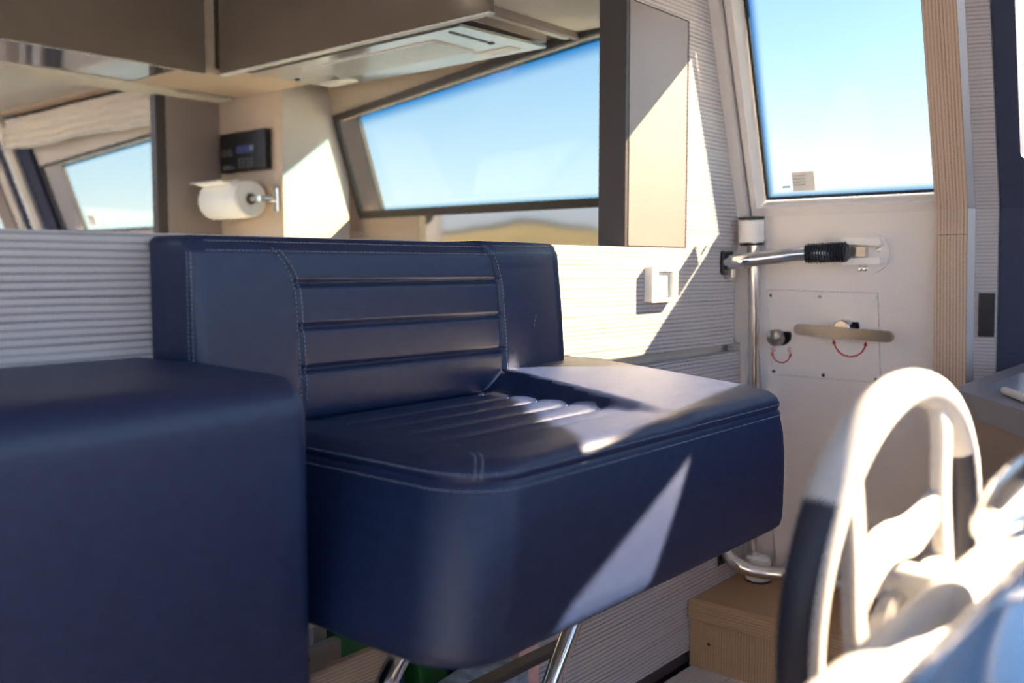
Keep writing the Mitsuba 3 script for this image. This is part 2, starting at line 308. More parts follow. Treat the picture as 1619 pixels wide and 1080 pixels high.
# wooden pillar beside the door
def hullsweep(sec, zs):
    R = [[(hx(z) + d, y, z) for d, y in sec] for z in zs]; return rings_mesh(R)
ZS = (-.36, .135, .985)
struct('wall_pillar', 'slim wooden pillar between the side door and the navy upholstered wall')
for za, zb in ((-1.08, .085), (.0862, .14), (.14, .985)):
    pass
obj('lower_post', hullsweep([(-.045, .712), (-.045, .637), (.05, .637), (.05, .712)], (-1.08, .078)), 'wood_pillar', 'wall_pillar')
obj('upper_post', hullsweep([(-.045, .712), (-.045, .637), (.05, .637), (.05, .712)], (.0792, .14, .985)), 'wood_pillar', 'wall_pillar')
obj('bevel', hullsweep([(-.0445, .6368), (-.030, .624), (.05, .624), (.05, .6368)], (-1.08, .14, .985)), 'grey_metal', 'wall_pillar')
obj('side_panel', hullsweep([(-.028, .6238), (-.012, .578), (.05, .578), (.05, .6238)], (-1.08, .14, .985)), 'wood_pillar_side', 'wall_pillar')
sv = thing('switch_plate', 'narrow black plate on the side of the wooden pillar by the navy wall', 'switch plate')
obj('plate', hullsweep([(-.030, .614), (-.0195, .581), (-.014, .581), (-.024, .614)], (-.168, -.062)), 'black_plastic', sv)
obj('bezel', hullsweep([(-.027, .6145), (-.0165, .5805), (-.012, .5805), (-.020, .6145)], (-.1695, -.0605)), 'grey_plastic', sv)
# navy upholstered wall with the helm side windows (mostly outside the picture)
w3 = rpoly([(-.13, .85), (.338, .40), (.47, .25), (.528, .25), (.528, .66), (.40, .66)], .012)
w4 = Polygon([(.056, .608), (-.195, .735), (-.9, .80), (-.9, .45), (-.071, .575)])
w5 = sbox(-1.9, .20, -1.22, .95)
w6 = Polygon([(-.36, .60), (-.95, .60), (-.95, .99), (-.36, .99)])
struct('wall_helm_side', 'navy upholstered wall round the helm window')
obj('panel', hullpanel(sbox(-2.0, -1.09, .574, .985).difference(unary_union([w3, w4, w5, w6])), -.006, .05), 'navy_pad', 'wall_helm_side')
struct('window_3', 'helm side window')
obj('pane', hullpanel(w3.buffer(.01), .0515, .052), 'pane_clear', 'window_3')
# forward saloon, seen through the galley opening
s2O = [(3.40, .190), (5.40, .190), (5.40, .556), (3.40, .665)]; s2I = [(3.44, .20), (5.375, .20), (5.375, .548), (3.44, .65)]
s2G = [(3.46, .20), (5.30, .20), (5.30, .556), (3.46, .66)]
s3 = sbox(6.05, .18, 7.3, .52)
struct('wall_hull_saloon', 'hull side of the forward saloon')
obj('panel', hullpanel(sbox(3.3, -1.09, 7.6, .9).difference(unary_union([Polygon(s2I), s3])), 0, .02), 'wood_galley', 'wall_hull_saloon')
obj('skin', hullpanel(sbox(3.3, -1.09, 7.6, .9).difference(unary_union([Polygon(s2G), s3])), .064, .085), 'brown_dark', 'wall_hull_saloon')
for nm, y0, y1, d, mt in (('navy_strip', 5.42, 5.57, -.03, 'navy_pad'), ('cream_strip', 5.575, 5.64, -.05, 'cream'), ('brass_strip', 5.64, 5.70, -.045, 'white_plastic'), ('navy_strip', 5.70, 5.80, -.03, 'navy_pad'),
                          ('cream_strip', 5.80, 5.89, -.045, 'cream'), ('brown_post', 5.89, 6.05, -.06, 'brown_satin')):
    obj(nm, hullpanel(sbox(y0, -.2, y1, .83), d, .01), mt, 'wall_hull_saloon')
struct('window_2', 'tinted saloon window beyond the galley opening')
obj('trim', hullpanel(Polygon(s2O).difference(Polygon(s2I)), -.014, .004), 'brown_dark', 'window_2')
obj('reveal', loft2(s2I, s2G, .002, .064), 'grey_metal', 'window_2')
pane('pane', s2G, (.02, .004, .02, .002), .064, 'pane_tint', 'window_2')
pane('side_pane', [(6.05, .18), (7.3, .18), (7.3, .52), (6.05, .52)], (.01, .01, .01, .01), .05, 'pane_tint', 'window_2')
obj('sticker', hullpanel(sbox(5.12, .235, 5.20, .285), .060, .0625), 'sticker', 'window_2')

# ------------------------------------------------------------------ divider between helm seat and galley, Y = 1.25
struct('wall_divider', 'low wood veneer wall behind the seats')
DB = 1.27
obj('upper_board', box(-.7, 2.452, 1.25, DB + .02, -.217, .0485, .0015), 'wood_divider', 'wall_divider')
slot_bits = [box(-.7, 2.52, 1.302, 1.32, -.20, -.26)]
obj('slot_back', slot_bits[0], 'wood_galley', 'wall_divider')
obj('slot_end', box(2.470, 2.52, 1.25, 1.277, -.2165, -.2425), 'wood_divider', 'wall_divider')
obj('lower_board', box(1.53, 2.56, 1.25, DB + .02, -1.045, -.243, .0015), 'wood_divider', 'wall_divider')
obj('lower_board', box(-.7, 1.529, 1.25, DB + .02, -.605, -.243, .0015), 'wood_divider', 'wall_divider')
obj('lower_board', box(-.7, 1.018, 1.25, DB, -1.045, -.64, .0015), 'panel_grey', 'wall_divider')
obj('upper_board', box(2.176, 2.50, 1.25, DB + .055, .0495, .975, .001), 'wood_divider', 'wall_divider')
obj('upper_board', box(1.90, 2.176, 1.25, DB + .055, .629, .975, .001), 'wood_divider', 'wall_divider')
obj('upper_board', box(1.90, 2.178, 1.256, DB + .055, .0495, .628), 'brown_dark', 'wall_divider')
obj('end_cap', box(1.886, 1.8995, 1.25, DB + .057, .0495, .975, .0015), 'brown_dark', 'wall_divider')
obj('cladding', box(1.902, 2.168, 1.2495, 1.256, .0515, .6255, .001), 'brown_satin', 'wall_divider', label='flat brown metallic panel')
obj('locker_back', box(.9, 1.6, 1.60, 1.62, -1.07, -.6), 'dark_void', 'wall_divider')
obj('locker_side', box(1.53, 1.55, DB + .021, 1.62, -1.07, -.6), 'brown_dark', 'wall_divider')
obj('locker_side', box(.99, 1.018, DB + .021, 1.62, -1.07, -.6), 'panel_grey', 'wall_divider')
obj('screw', lathe([(0, .003), (.004, .002), (.0045, 0)], [.945, 1.25, -.655], [0, -1, 0], 12), 'black_plastic', 'wall_divider')
struct('baseboard_divider', 'dark plinth under the wooden wall')
obj('strip', box(-.7, 2.58, 1.262, 1.28, FZ, -1.045), 'brown_dark', 'baseboard_divider')

# ------------------------------------------------------------------ galley walls and cupboards
struct('wall_galley_end', 'light oak wall beside the galley window')
obj('oak_panel', box(2.096, 2.40, 2.864, 2.884, -1.0, .975), 'wood_galley', 'wall_galley_end')
obj('oak_return', box(2.094, 2.1155, 2.8645, 3.30, -1.0, .975), 'wood_strip', 'wall_galley_end')
obj('brown_board', box(1.868, 2.093, 3.26, 3.29, -.9, .632, .001), 'brown_satin', 'wall_galley_end', label='brown metallic end board')
obj('brown_edge', box(1.828, 1.8675, 3.262, 3.30, -.9, .632, .001), 'brown_dark', 'wall_galley_end')
obj('beam', box(-.9, 2.09, 3.17, 3.30, .632, .96), 'cream', 'wall_galley_end')
obj('low_board', box(-.9, 1.827, 3.262, 3.30, -1.0, .02), 'wood_galley', 'wall_galley_end')
ct = thing('galley_counter', 'white galley worktop hidden behind the wooden divider', 'counter')
obj('top', box(-.7, 2.09, 2.66, 3.258, -.19, -.15, .003), 'white_plastic', ct)
obj('front', box(-.7, 2.07, 2.70, 2.72, -1.0, -.19), 'wood_galley', ct)
# mirror splashback under the galley window
obj('splashback', box(2.455, 2.46, 1.335, 2.53, .03, .188), 'mirror_dark', label='dark mirrored splashback strip under the galley window', cat='splashback')
# cupboard along the opening: glossy brown door with mirrored underside
cb = thing('wall_cabinet', 'glossy brown overhead cupboard left of the corner with a mirrored underside', 'cabinet')
obj('door', box(-.75, 1.752, 2.80, 2.818, .634, .965, .0015), 'brown_gloss', cb)
obj('body', box(-.75, 1.75, 2.82, 3.165, .655, .965), 'cream', cb)
obj('underside', box(-.75, 1.66, 2.822, 3.13, .636, .654), 'gloss_under', cb, label='mirror-finish underside')
obj('edge_strip', box(-.75, 1.75, 2.8185, 2.8215, .633, .66), 'white_plastic', cb)
obj('back_rail', box(-.75, 1.84, 3.1305, 3.169, .630, .654), 'cream', cb)
fl = thing('corner_filler', 'light oak corner filler between the two overhead cupboards', 'cabinet filler')
obj('post', box(1.754, 1.80, 2.822, 2.87, .655, .965), 'wood_strip', fl)
obj('bottom', slab(Polygon([(1.668, 2.823), (1.758, 2.80), (1.822, 2.80), (1.822, 2.698), (2.09, 2.698), (2.09, 2.861), (2.0935, 2.861), (2.0935, 3.129), (1.668, 3.129)]), .636, .654), 'wood_strip', fl)
hc = thing('hood_cabinet', 'glossy brown overhead cupboard above the cooker hood', 'cabinet')
obj('door', box(1.80, 1.818, 1.60, 2.795, .637, .90, .0015), 'brown_gloss', hc)
obj('edge_strip', box(1.799, 1.82, 1.60, 2.795, .632, .6368), 'white_plastic', hc)
obj('body', box(1.82, 2.20, 1.78, 2.795, .6915, .965), 'brown_dark', hc)
obj('side_panel', box(1.845, 2.20, 1.735, 1.779, .652, .965), 'brown_satin', hc)
obj('upper_door', box(1.785, 1.80, 1.45, 1.88, .905, .965, .001), 'brown_dark', hc)
ho = thing('cooker_hood', 'slim pale cooker hood with a mesh filter below the brown cupboard', 'cooker hood')
obj('canopy', slab(Polygon([(1.822, 1.78), (2.185, 1.78), (2.185, 2.675), (1.822, 2.695)]), .640, .690), 'brown_dark', ho)
obj('glass_plate', slab(Polygon([(1.846, 1.745), (2.183, 1.722), (2.183, 2.673), (1.846, 2.690)]), .632, .6395), 'hood_glass', ho)
flt = obj('filter', box(1.905, 2.075, 1.90, 2.50, .6285, .6318, .001), 'grey_metal', ho, label='long grease filter of fine wires')
for k in range(26): obj('filter_wire', box(1.907, 2.073, 1.915 + .0226 * k, 1.923 + .0226 * k, .6268, .6284), 'hood_glass', flt)
for y in (1.86, 2.58): 
    l = obj('lamp', box(2.10, 2.15, y - .075, y + .075, .6285, .6318, .002), 'white_plastic', ho)
obj('switch_slot', box(1.87, 2.02, 1.802, 1.812, .6300, .6318), 'black_plastic', ho)
obj('switch_button', box(2.03, 2.045, 1.797, 1.815, .6285, .6318, .002), 'black_plastic', ho)
obj('switch_button', box(1.995, 2.010, 2.640, 2.658, .6285, .6318, .002), 'black_plastic', ho)
# ledge and soffit right of the hood
struct('trim_soffit', 'cream soffit strip over the galley window')
obj('panel', box(1.86, 2.275, 1.33, 1.679, .687, .70), 'soffit_cream', 'trim_soffit')
obj('lip', box(1.86, 2.285, 1.68, 1.699, .668, .71, .001), 'brown_satin', 'trim_soffit')
obj('ledge', box(1.86, 2.285, 1.70, 1.733, .673, .685), 'white_plastic', 'trim_soffit')

# alarm / control panel
cp = thing('control_panel', 'black control panel with a keypad and small blue screen above the paper towel', 'control panel')
obj('housing', rbox(2.064, 2.0935, 2.925, 3.224, .358, .506, .008, 3), 'black_plastic', cp, smooth=30)
obj('side_tab', box(2.070, 2.0935, 3.2245, 3.232, .40, .46, .002), 'black_plastic', cp)
obj('screen', box(2.0625, 2.0645, 2.995, 3.105, .424, .452), 'screen_blue', cp, label='small blue display')
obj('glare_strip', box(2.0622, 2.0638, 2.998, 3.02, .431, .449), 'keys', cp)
for r in range(3):
    for c in range(4): obj('key', box(2.0612, 2.0645, 3.005 + .026 * c, 3.013 + .026 * c, .372 + .0135 * r, .3775 + .0135 * r), 'keys', cp)
for k in range(2): obj('button', box(2.0612, 2.0645, 3.155 + .024 * k, 3.165 + .024 * k, .4285, .4345), 'keys', cp)
obj('key_frame', box(2.0630, 2.0642, 3.140, 3.205, .421, .442), 'grey_plastic', cp)
obj('key_frame_inner', box(2.0622, 2.0632, 3.142, 3.203, .4225, .4405), 'black_plastic', cp)
for k in range(2): obj('lettering', box(2.062, 2.0645, 3.125 + .02 * k, 3.20, .372 + .008 * k, .375 + .008 * k), 'grey_plastic', cp)
# paper towel on its holder
RX, RZ = 2.018, .247
ph = thing('paper_towel_holder', 'chrome wall bracket holding the paper towel roll', 'paper towel holder')
obj('flange', rbox(2.083, 2.0935, 2.885, 2.918, .203, .290, .005, 3), 'chrome', ph, smooth=30)
obj('arm', tube([(2.085, 2.903, .247), (2.06, 2.902, .247), (2.02, 2.905, .247)], .011, 14, 8), 'chrome', ph, smooth=40)
obj('spindle', tube([(RX, 2.90, RZ), (RX, 3.24, RZ)], .012, 14), 'chrome', ph, smooth=40)
pt = thing('paper_towel_roll', 'white roll of paper towel on a wall bracket under the control panel', 'paper towel')
A = np.linspace(0, 2 * np.pi, 65)[:-1]
def rollring(y, r): return np.stack([RX + r * np.cos(A), A * 0 + y, RZ + r * np.sin(A) * (1 - .03 * (np.sin(A) < 0))], 1)
obj('roll', rings_mesh([rollring(2.955, .022), rollring(2.950, .030), rollring(2.950, .062), rollring(2.956, .068), rollring(3.05, .070), rollring(3.19, .069), rollring(3.196, .064), rollring(3.196, .022), rollring(3.0, .020), rollring(2.955, .022)], caps=False), 'paper', pt, smooth=35)
fp = [(RX + (.071 + .004 * s) * math.cos(t), RZ + (.071 + .004 * s) * math.sin(t)) for s, t in zip(np.linspace(0, 1, 14), np.linspace(.9, 2.3, 14))] + [(RX - .075, RZ + .062), (RX - .095, RZ + .066), (RX - .105, RZ + .060)]
sheet = np.array([[(x, y + .012 * math.sin(i), z) for i, (x, z) in enumerate(fp)] for y in np.linspace(2.99, 3.19, 6)])
top = rings_mesh(sheet, close=False, caps=False); lo = top.copy(); lo.vertices[:, 2] -= .0025; lo.invert()
obj('loose_sheet', cat([top, lo]), 'paper', pt, smooth=True)
obj('core', rings_mesh([rollring(2.952, .0215), rollring(3.19, .0215), rollring(3.19, .018), rollring(2.952, .018), rollring(2.952, .0215)], caps=False), 'panel_grey', pt, smooth=35)
# roman blind in the saloon
bl = thing('roman_blind', 'gathered cream fabric blind hanging above the far saloon window', 'blind')
prof = [(.00, .815), (.012, .80), (.002, .785), (.020, .765), (.004, .748), (.028, .725), (.006, .712), (.034, .685), (.008, .675), (.036, .652), (.022, .640), (.0, .644), (-.012, .70), (-.012, .81)]
Y = np.linspace(3.85, 5.56, 60)
nz = meshkit.fbm(np.stack([Y * 4, Y * 0, Y * 0], 1), 3, 5) - .5
pr2 = spline([(a, b, 0) for a, b in prof], 60)
obj('fabric', rings_mesh([[(2.235 - p[0] - .02 * n, y, p[1] + .02 * n * (.82 - p[1]) / .17) for p in pr2] for y, n in zip(Y, nz)]), 'blind_fabric', bl, smooth=50)
obj('track', box(2.24, 2.28, 3.8, 5.7, .813, .84), 'black_plastic', bl)
obj('pelmet', box(2.17, 2.235, 3.8, 5.75, .828, .84), 'wood_strip', bl)

# ------------------------------------------------------------------ bench on the left
def sweepx(profile, X, inset, r_end, disp=None):
    """A closed (Y, z) profile swept along X; the ends are rounded by moving it inwards."""
    P = np.asarray(profile, float); c = P.mean(0); n = len(P)
    t = np.roll(P, -1, 0) - np.roll(P, 1, 0); t /= np.linalg.norm(t, axis=1, keepdims=True); nor = np.stack([t[:, 1], -t[:, 0]], 1)
    if ((P - c) * nor).sum() < 0: nor = -nor
    R = []
    for x in X:
        d0, d1 = x - X[0], X[-1] - x; e = min(d0, d1); k = 0.0
        if e < r_end: k = r_end - math.sqrt(max(r_end ** 2 - (r_end - e) ** 2, 0))
        q = P - nor * k
        if disp is not None: q = q + disp(x, q)
        R.append(np.stack([np.full(n, x), q[:, 0], q[:, 1]], 1))
    return rings_mesh(R)
def ends(x0, x1, r, n_end, n_mid):
    a = r * (1 - np.cos(np.linspace(0, np.pi / 2, n_end)))
    return np.r_[x0 + a, np.linspace(x0 + r, x1 - r, n_mid)[1:-1], (x1 - a)[::-1]]
def rprofile(y0, y1, z0, z1, rs, n=8, m=14, step=.012):
    """Rounded rectangle (Y, z), radii for corners front-bottom, front-top, back-top, back-bottom."""
    out = []
    for (cy, cz, a0), r in zip(((y0, z0, 180), (y0, z1, 90), (y1, z1, 0), (y1, z0, 270)), rs):
        sy, sz = (1 if cy == y0 else -1), (1 if cz == z0 else -1); A = np.radians(np.linspace(a0 + 90, a0, n) if True else 0)
        out += [(cy + sy * r + r * math.cos(t), cz + sz * r + r * math.sin(t)) for t in A]
    P = np.array(out); Q = []
    for i in range(len(P)):
        a, b = P[i], P[(i + 1) % len(P)]; k = max(1, int(np.linalg.norm(b - a) / step))
        Q += [a + (b - a) * j / k for j in range(k)]
    return np.array(Q)
bn = thing('bench', 'navy leather bench box in the left foreground beside the seat', 'bench')
P = rprofile(.876, 1.247, -.62, -.126, (.01, .045, .012, .01))
def bdisp(x, q):
    o = np.zeros_like(q); o[:, 1] += np.where(q[:, 1] > -.2, .004 * np.sin((q[:, 0] - .9) * 8), 0); return o
obj('cushion', sweepx(P, ends(-.7, .676, .022, 8, 60), 0, .022, bdisp), 'leather', bn, smooth=50)
obj('plinth', box(-.7, .65, .89, 1.247, FZ, -.622, .004), 'brown_dark', bn)

# ------------------------------------------------------------------ the helm seat
se = thing('settee', 'navy leather seat with stitched channels and a padded backrest in front of the wooden wall', 'seat')
X0, X1, Y0, Y1 = .70, 1.606, .70, 1.215
TOP = -.222
def arm(x, y):
    s = np.clip((x - 1.235 - .10 * (y - .8)) / .035, 0, 1); s = s * s * (3 - 2 * s)
    return s * (.004 + .032 * np.clip((y - .74) / .36, 0, 1))
CH = (.868, .935, 1.0, 1.064, 1.122)
def hfield(x, y):
    x, y = np.asarray(x, float), np.asarray(y, float)
    inx = np.clip((x - .845) / .02, 0, 1) * np.clip((1.26 - x) / .02, 0, 1); iny = np.clip((y - .795) / .02, 0, 1)
    inside = inx * iny; h = TOP - .007 * inside
    for c in CH:
        h = h - .0045 * np.exp(-((y - c - .015 * np.clip((.93 - x) / .06, 0, 1) ** 2) / .0045) ** 2) * np.clip((x - .875) / .02, 0, 1) * np.clip((1.25 - x) / .03, 0, 1)
    mid = np.array((.80,) + CH + (1.17,))
    k = np.clip(np.searchsorted(mid, y) - 1, 0, len(mid) - 2); u = np.clip((y - mid[k]) / (mid[k + 1] - mid[k]), 0, 1)
    h = h + .004 * inside * np.sin(np.pi * u)
    return h + arm(x, y) + .0025 * np.sin(np.clip((x - .77) / .8, 0, 1) * np.pi * 3) * (1 - iny) * (y < .8)
def outline(n=320):
    g = sbox(X0, Y0, X1, Y1); rr = .085
    g = sbox(X0 + rr, Y0 + rr, X1 - rr, Y1).buffer(rr, quad_segs=24).intersection(sbox(X0, Y0, X1, Y1))
    L = g.exterior; s = np.linspace(0, L.length, n, endpoint=False); P = np.array([L.interpolate(v).coords[0] for v in s])
    t = np.roll(P, -1, 0) - np.roll(P, 1, 0); t /= np.linalg.norm(t, axis=1, keepdims=True); nor = np.stack([t[:, 1], -t[:, 0]], 1)
    if ((P - P.mean(0)) * nor).sum() < 0: nor = -nor
    return P, nor
OP, ON = outline()
def sring(inset, z, w):
    p = OP - ON * inset; tz = np.clip((z + .436) / .214, 0, 1)
    x = p[:, 0] + .072 * tz * (1 - (p[:, 0] - X0) / (X1 - X0)) - .05 * (1 - tz) ** 1.5 * np.clip((p[:, 0] - 1.2) / .4, 0, 1); y = p[:, 1] - .035 * (1 - tz) * np.clip((1.2 - p[:, 1]) / .5, 0, 1)
    return np.stack([x, y, np.full(len(x), z) + w * (arm(x, y))], 1)
SP = [(.08, -.449, 0), (.04, -.449, 0), (.022, -.4475, 0), (.012, -.444, 0), (.0045, -.437, 0), (.001, -.427, 0), (0, -.412, 0), (-.002, -.37, 0), (-.0035, -.33, 0), (-.003, -.29, 0), (0, -.263, 0), (.0008, -.252, .1), (.004, -.2485, .1), (.004, -.247, .1),
      (.0008, -.2435, .15), (0, -.2405, .2), (.0006, -.236, .35), (.003, -.2315, .5), (.0075, -.227, .7), (.014, -.2238, .85), (.024, -.2223, 1.0)]
SR = [sring(*s) for s in SP]
def seat_mesh():
    body = rings_mesh(SR, caps=False); ring = SR[-1]; poly = Polygon(ring[:, :2]); inn = poly.buffer(-.004)
    gx, gy = np.meshgrid(np.arange(.7, 1.66, .0075), np.r_[np.arange(.70, 1.22, .0035)], indexing='ij'); g = np.stack([gx.ravel(), gy.ravel()], 1)
    import shapely
    g = g[shapely.contains_xy(inn, g[:, 0], g[:, 1])]
    v2 = np.vstack([ring[:, :2], g]); tri = Delaunay(v2).simplices; c = v2[tri].mean(1); tri = tri[shapely.contains_xy(poly.buffer(1e-6), c[:, 0], c[:, 1])]
    z = np.r_[ring[:, 2], hfield(g[:, 0], g[:, 1])]
    d = np.array([poly.exterior.distance(Point(p)) for p in g]); k = np.clip(d / .02, 0, 1); 
    zz = TOP - .0003 + arm(g[:, 0], g[:, 1]); z[len(ring):] = zz * (1 - k) + z[len(ring):] * k
    v = np.column_stack([v2, z]); a = v[tri]; nz = np.cross(a[:, 1] - a[:, 0], a[:, 2] - a[:, 0])[:, 2]; tri[nz < 0] = tri[nz < 0][:, ::-1]
    topm = trimesh.Trimesh(v, tri, process=False)
    bot = np.vstack([SR[0], SR[0].mean(0)]); n = len(SR[0]); i = np.arange(n)
    botm = trimesh.Trimesh(bot, np.stack([(i + 1) % n, i, i * 0 + n], 1), process=False)
    m = cat([body, topm, botm]); m.merge_vertices(); m.fix_normals(); return m
obj('cushion', seat_mesh(), 'leather', se, smooth=60)
# stitching of the cushion
on = lambda P, up=.0006: np.column_stack([P[:, 0], P[:, 1], hfield(P[:, 0], P[:, 1]) + up])
st = []
for c in CH:
    xs = np.linspace(.885, 1.245, 60); ys = c + .015 * np.clip((.93 - xs) / .06, 0, 1) ** 2
    st.append(stitch(on(np.stack([xs, ys], 1), .0004)))
front = [k for k in range(len(OP)) if OP[k, 1] < 1.2]
def seamring(inset, z, w):
    r = sring(inset, z, w); idx = np.array(front); start = np.where(np.diff(np.r_[idx[-1] - len(OP), idx]) > 1)[0]; idx = np.roll(idx, -start[0]) if len(start) else idx
    return r[idx]
for z, ins in ((-.2565, -.0009), (-.2385, -.0005)): st.append(stitch(seamring(ins, z, .15)))
for dx in (0, .008):
    q = []
    for r in SR[-8:]:                       # down over the rounded corner, square to the edge
        k = np.argmin(np.abs((r[:, 0] - .85) - (r[:, 1] - .785)) + 9 * (r[:, 1] > .85)); q.append(r[k] + np.array([-.0006 + dx * .7, -.0006 - dx * .7, .0006]))
    q.append([.838 + dx * .7, .800 - dx * .7, TOP + .0012]); st.append(stitch(q, .005, .004))
obj('stitching', cat(st), 'thread', se, kind='stuff', label='fine pale blue-grey thread stitching')
# backrest
def back_profile():
    P = rprofile(1.117, 1.2495, -.226, .044, (.012, .026, .010, .006), n=9, step=.003)
    return P
BX0, BX1 = .680, 1.525
SEAMS = (.850, 1.300); HS = (-.024, -.088, -.152)
def seamx(s, z):    # the long seams lean outwards at the top
    return s - (.045 if s < 1 else .030) * np.clip((z + .04) / .08, 0, 1) ** 2
def bkdisp(x, q):
    o = np.zeros_like(q); y, z = q[:, 0], q[:, 1]
    front = np.clip((1.16 - y) / .03, 0, 1); g = np.zeros(len(q))
    inside = 1 / (1 + np.exp(-(x - seamx(SEAMS[0], z)) / .004)) * 1 / (1 + np.exp((x - seamx(SEAMS[1], z)) / .004))
    for s in SEAMS: g += .0065 * np.exp(-((x - seamx(s, z)) / .004) ** 2)
    hs = np.zeros(len(q))
    for h in HS: hs += .0075 * np.exp(-((z - h) / .0038) ** 2)
    g += hs * inside
    lv = np.array((-.215,) + HS + (.04,)); k = np.clip(np.searchsorted(lv, z) - 1, 0, 3); u = np.clip((z - lv[k]) / (lv[k + 1] - lv[k]), 0, 1)
    g += inside * (.008 - .008 * np.sqrt(np.sin(np.pi * np.clip(u, .001, .999)))) - (1 - inside) * .004 * np.sin(np.pi * np.clip((z + .22) / .26, 0, 1))
    o[:, 0] = g * front
    # the right wing curves back and its foot climbs on to the raised arm
    lean = np.clip((1.2495 - y) / .1325, 0, 1); o[:, 0] += .085 * (z + .22) * lean
    w = np.clip((x - 1.30) / .2, 0, 1)
    o[:, 0] += .030 * w ** 2 * lean
    o[:, 1] += np.where(z < -.12, .030 * np.clip((x - 1.28) / .2, 0, 1) * np.clip((-.12 - z) / .1, 0, 1), 0)
    o[:, 1] += .004 * np.where(z > 0, 1, 0) * (x > seamx(SEAMS[1], .04)) 
    # top edge groove
    o[:, 0] += .0025 * np.exp(-((z - .030) / .003) ** 2) * front
    return o
bk = sweepx(back_profile(), np.r_[ends(BX0, BX1, .016, 8, 270)], 0, .016, bkdisp)
br = obj('backrest', bk, 'leather', se, smooth=60, label='upright padded backrest with four horizontal channels')
def bfront(x, z):
    q = bkdisp(x, np.array([[1.117, z]])); return np.array([x, 1.117 + q[0, 0] - .0008, z + q[0, 1]])
st = [stitch([bfront(x, h) + [0, -.0006, 0] for x in np.linspace(.853, 1.296, 120)], .006, .004) for h in HS]
obj('channel_stitching', cat(st), 'thread_dark', br, kind='stuff')
st = [stitch([bfront(float(seamx(s, z)) + e, z) for z in np.linspace(-.20, .028, 50)], .0068, .0045) for s, e in ((SEAMS[0], .006), (SEAMS[0], -.006), (SEAMS[1], .006))]
st.append(stitch([(x, 1.1175 + bkdisp(x, np.array([[1.117, .02]]))[0, 0] - .0004, .0235 + .003 * (x > 1.29)) for x in np.linspace(.70, 1.49, 160)], .0062))
st.append(stitch([(x, 1.124 + bkdisp(x, np.array([[1.117, .02]]))[0, 0] - .0012, .0365 + .003 * (x > 1.29)) for x in np.linspace(.70, 1.49, 160)], .0062))
for e in (.010, .020): st.append(stitch([(BX0 - .0002 + .0 * z, 1.124 + e, z) for z in np.linspace(-.13, .02, 40)], .0062))
obj('seam_stitching', cat(st), 'thread', br, kind='stuff', label='pale thread stitching')
obj('crease', cat([tube([bfront(1.395 + .004 * k, -.112 + .008 * k) + [0, .0004, 0], bfront(1.3985 + .004 * k, -.107 + .008 * k) + [0, .0004, 0]], .0007, 6) for k in range(3)]), 'thread', br)
# underside pan and chrome legs
obj('base_pan', box(.82, 1.50, .78, 1.20, -.462, -.4495, .004), 'white_plastic', se)
def leg(pts): return tube(pts, .0165, 18, 40)
obj('leg', leg([(1.10, .96, -.462), (1.02, .985, -.50), (.945, 1.0, -.555), (.885, 1.0, -.62), (.85, 1.0, -.72), (.84, 1.0, -.9), (.84, 1.0, -1.08)]), 'chrome', se, smooth=40)
obj('leg', leg([(1.47, 1.0, -.462), (1.40, 1.0, -.58), (1.33, 1.0, -.68), (1.26, 1.0, -.78), (1.18, 1.0, -.92), (1.10, 1.0, -1.08)]), 'chrome', se, smooth=40)

# things stowed under the seat
obj('storage_rail', box(.70, 1.045, 1.155, 1.175, -.700, -.632, .003), 'wood_rail', label='wooden rail board in front of the stowed bags under the seat', cat='rail')
obj('storage_shelf', box(1.10, 1.50, 1.10, 1.13, -.765, -.748, .003), 'brown_dark', label='dark narrow shelf edge under the middle of the seat', cat='shelf')
def bag(x0, x1, y0, y1, z0, z1, seed):
    m = rbox(x0, x1, y0, y1, z0, z1, .02, 4); m = m.subdivide_to_size(.02); v = np.array(m.vertices)
    v += (np.stack([meshkit.fbm(v * 14 + k * 9, 3, seed) for k in range(3)], 1) - .5) * .022; return trimesh.Trimesh(v, m.faces, process=False)
obj('carrier_bag', bag(1.05, 1.165, 1.315, 1.5, -1.0, -.60, 1), 'bag_green', smooth=True, label='green plastic bag stowed behind the wooden rail', cat='bag')
obj('carrier_bag', bag(1.192, 1.238, 1.315, 1.42, -1.0, -.60, 2), 'bag_blue', smooth=True, label='narrow blue plastic bag between the green bags', cat='bag')
obj('carrier_bag', bag(1.265, 1.36, 1.315, 1.45, -1.0, -.66, 3), 'bag_green', smooth=True, label='second green bag right of the blue one under the seat', cat='bag')
obj('wrapped_parcel', bag(1.22, 1.41, 1.14, 1.235, -1.07, -.78, 7), 'wrap', smooth=False, label='crinkled blue and clear wrapped parcel under the seat', cat='parcel')
obj('carton', box(1.455, 1.522, 1.215, 1.249, FZ, -.70, .002), 'box_pink', label='narrow pink and white carton standing under the seat', cat='carton')

# ------------------------------------------------------------------ socket on the divider
so = thing('light_switch', 'beige light switch in a square frame on the sunlit wooden wall', 'switch')
fr = rpoly([(1.976, -.086), (2.098, -.086), (2.098, .003), (1.976, .003)], .006).difference(rpoly([(2.004, -.076), (2.074, -.076), (2.074, -.010), (2.004, -.010)], .003))
obj('frame', place(solid(fr, .022), [0, 1.2495, 0], [1, 0, 0], [0, 0, 1], [0, -1, 0]), 'white_plastic', so)
obj('rocker', box(2.0065, 2.0715, 1.236, 1.2495, -.0735, -.0125, .002), 'white_plastic', so)
obj('marking', box(2.035, 2.037, 1.2352, 1.2362, -.055, -.025), 'grey_plastic', so)

